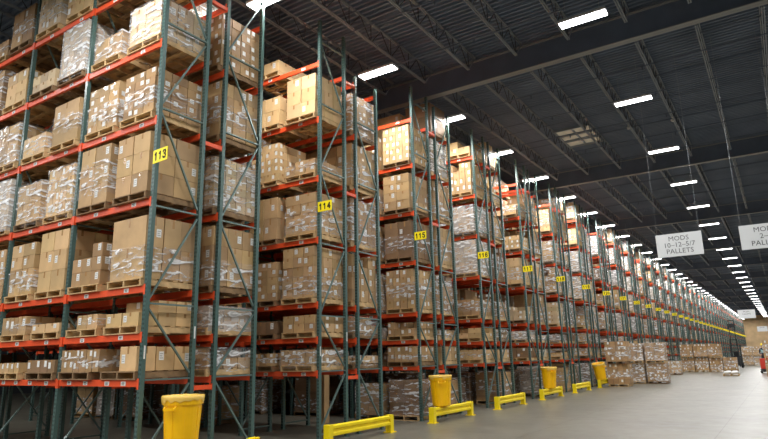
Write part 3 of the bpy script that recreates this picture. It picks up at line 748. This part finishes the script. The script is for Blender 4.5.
# ------------------------------------------------------------------ rider truck and person
T = thing('rider_pallet_truck', 'red rider pallet truck under the person in the aisle', 'pallet truck', (7.62, 50.2, 0))
mb = MB(); mb.chamfer(-.32, .32, -.45, -.05, .32, 1.12, .05); link('motor_cover', mb.mesh('motor_cover', ['truck_red']), T)
mb = MB(); mb.chamfer(-.36, .36, -.5, .62, .1, .32, .03); link('platform', mb.mesh('platform', ['truck_dark']), T)
for x in (-.26, .26): mb = MB(); mb.chamfer(x - .09, x + .09, -1.6, -.5, .1, .2, .02); link('fork', mb.mesh('fork', ['truck_dark']), T)
for x in (-.3, .3):
    for y in (-.3, .45): mb = MB(); mb.tube((x - .05, y, .1), (x + .05, y, .1), .1, 16); link('wheel', mb.mesh('wheel', ['rubber']), T)
mb = MB(); mb.tube((0, -.1, 1.1), (0, .1, 1.3), .03); mb.tube((-.18, .1, 1.3), (.18, .1, 1.3), .025); link('steering_handle', mb.mesh('steering_handle', ['truck_dark']), T)

def skinned(name, pts, edges, rad, root, material, parent, sub=2):
    me = bpy.data.meshes.new(name); me.from_pydata(pts, edges, []); o = link(name, me, parent)
    md = o.modifiers.new('skin', 'SKIN'); md.use_smooth_shade = True
    for v, r in zip(me.skin_vertices[0].data, rad): v.radius = (r, r) if not isinstance(r, tuple) else r
    me.skin_vertices[0].data[root].use_root = True
    s = o.modifiers.new('sub', 'SUBSURF'); s.levels = sub; s.render_levels = sub
    me.materials.append(MAT[material]); return o
# person: stands on the platform facing +Y a little turned, hands on the handle bar
pp = [(0, 0, .98), (0, 0, 1.12), (0, .01, 1.3), (0, .01, 1.46), (0, .0, 1.54), (0, .02, 1.63), (0, .02, 1.74),
      (-.19, 0, 1.43), (-.25, -.06, 1.18), (-.16, -.28, 1.06), (.19, 0, 1.43), (.25, -.06, 1.18), (.16, -.28, 1.06),
      (-.1, 0, .93), (-.11, -.02, .5), (-.11, .02, .1), (-.11, -.13, .04), (.1, 0, .93), (.11, -.02, .5), (.11, .02, .1), (.11, -.13, .04)]
ed = [(0, 1), (1, 2), (2, 3), (3, 4), (4, 5), (5, 6), (3, 7), (7, 8), (8, 9), (3, 10), (10, 11), (11, 12), (0, 13), (13, 14), (14, 15), (15, 16), (0, 17), (17, 18), (18, 19), (19, 20)]
rd = [.15, (.15, .11), (.17, .12), (.14, .1), .055, .085, .075, .07, .05, .035, .07, .05, .035, .1, .065, .045, .04, .1, .065, .045, .04]
ps = thing('person', 'person in dark jacket and yellow hard hat riding the red truck', 'person', (7.62, 50.3, .32))
ps.scale = (1.05, 1.05, 1.05)
skinned('body', pp, ed, rd, 0, 'cloth_dark', ps)
skinned('head', [(0, .02, 1.56), (0, .01, 1.64), (0, .0, 1.73)], [(0, 1), (1, 2)], [.055, .09, .085], 1, 'skin', ps)
mb = MB(); mb.tube((0, -.1, 1.655), (0, -.085, 1.655), .018, 8)
for s in (-1, 1): mb.tube((s * .092, .01, 1.65), (s * .1, .01, 1.65), .025, 8)
link('face', mb.mesh('face', ['skin']), ps)
for s in (-1, 1):
    hand = skinned('hand', [(s * .16, -.28, 1.06), (s * .155, -.35, 1.04)], [(0, 1)], [.032, .036], 0, 'skin', ps, 1)
    for f in range(4):
        dx = s * .155 + (f - 1.5) * .019
        skinned('finger', [(dx, -.36, 1.04), (dx, -.4 - .004 * (f in (1, 2)), 1.03), (dx, -.405, .995)], [(0, 1), (1, 2)], [.009, .009, .008], 0, 'skin', hand, 1)
    skinned('thumb', [(s * .125, -.33, 1.04), (s * .105, -.365, 1.035), (s * .11, -.39, 1.02)], [(0, 1), (1, 2)], [.011, .01, .009], 0, 'skin', hand, 1)
mb = MB(); mb.lathe([(.125, 1.735), (.13, 1.74), (.115, 1.79), (.09, 1.84), (.05, 1.865), (0, 1.87)], 20); mb.lathe([(.10, 1.73), (.16, 1.735), (.155, 1.742), (.10, 1.745)], 20)
link('hard_hat', mb.mesh('hard_hat', ['sign_yellow'], smooth=True), ps)
skinned('vest', [(0, 0, 1.05), (0, .01, 1.3), (0, .01, 1.44), (-.15, 0, 1.43), (.15, 0, 1.43)], [(0, 1), (1, 2), (2, 3), (2, 4)], [(.165, .125), (.185, .135), (.155, .115), .08, .08], 0, 'vest', ps)

# ------------------------------------------------------------------ forklift with raised mast
fk = thing('forklift', 'dark forklift with a tall raised mast among the distant stacks', 'forklift', (4.7, 68, 0))
mb = MB(); mb.chamfer(-.5, .5, -1.1, .6, .2, 1.0, .08); mb.chamfer(-.45, .45, .2, .75, .8, 1.2, .06); link('chassis', mb.mesh('chassis', ['truck_dark']), fk)
mb = MB()
for x in (-.45, .45):
    for y in (-.7, .5): mb.tube((x, y, 1.0), (x, y * .85, 2.3), .035, 6)
for k in range(6): mb.box(-.46, .46, -.6 + k * .2, -.56 + k * .2, 2.28, 2.33)
link('overhead_guard', mb.mesh('overhead_guard', ['truck_dark']), fk)
mb = MB(); mb.chamfer(-.25, .25, -.3, .15, 1.0, 1.12, .03); mb.chamfer(-.25, .25, .1, .2, 1.1, 1.6, .03); link('seat', mb.mesh('seat', ['rubber']), fk)
mb = MB()
for x in (-.3, .3): mb.box(x - .05, x + .05, -1.35, -1.2, .1, 2.9); mb.box(x * .8 - .035, x * .8 + .035, -1.33, -1.22, 2.2, 4.9)
for z in (.5, 1.6, 2.8, 3.8, 4.8): mb.box(-.3, .3, -1.32, -1.24, z, z + .08)
link('mast', mb.mesh('mast', ['truck_dark']), fk)
mb = MB(); mb.box(-.28, .28, -1.21, -1.17, 4.1, 4.5); link('carriage', mb.mesh('carriage', ['truck_dark']), fk)
for x in (-.3, .3): mb = MB(); mb.box(x - .06, x + .06, -2.3, -1.36, 3.9, 3.95); mb.box(x - .06, x + .06, -1.4, -1.35, 3.9, 4.5); link('fork', mb.mesh('fork', ['truck_dark']), fk)
for x in (-.45, .45):
    for y, rr in ((-.8, .3), (.45, .24)): mb = MB(); mb.tube((x - .09, y, rr), (x + .09, y, rr), rr, 20); link('wheel', mb.mesh('wheel', ['rubber']), fk)
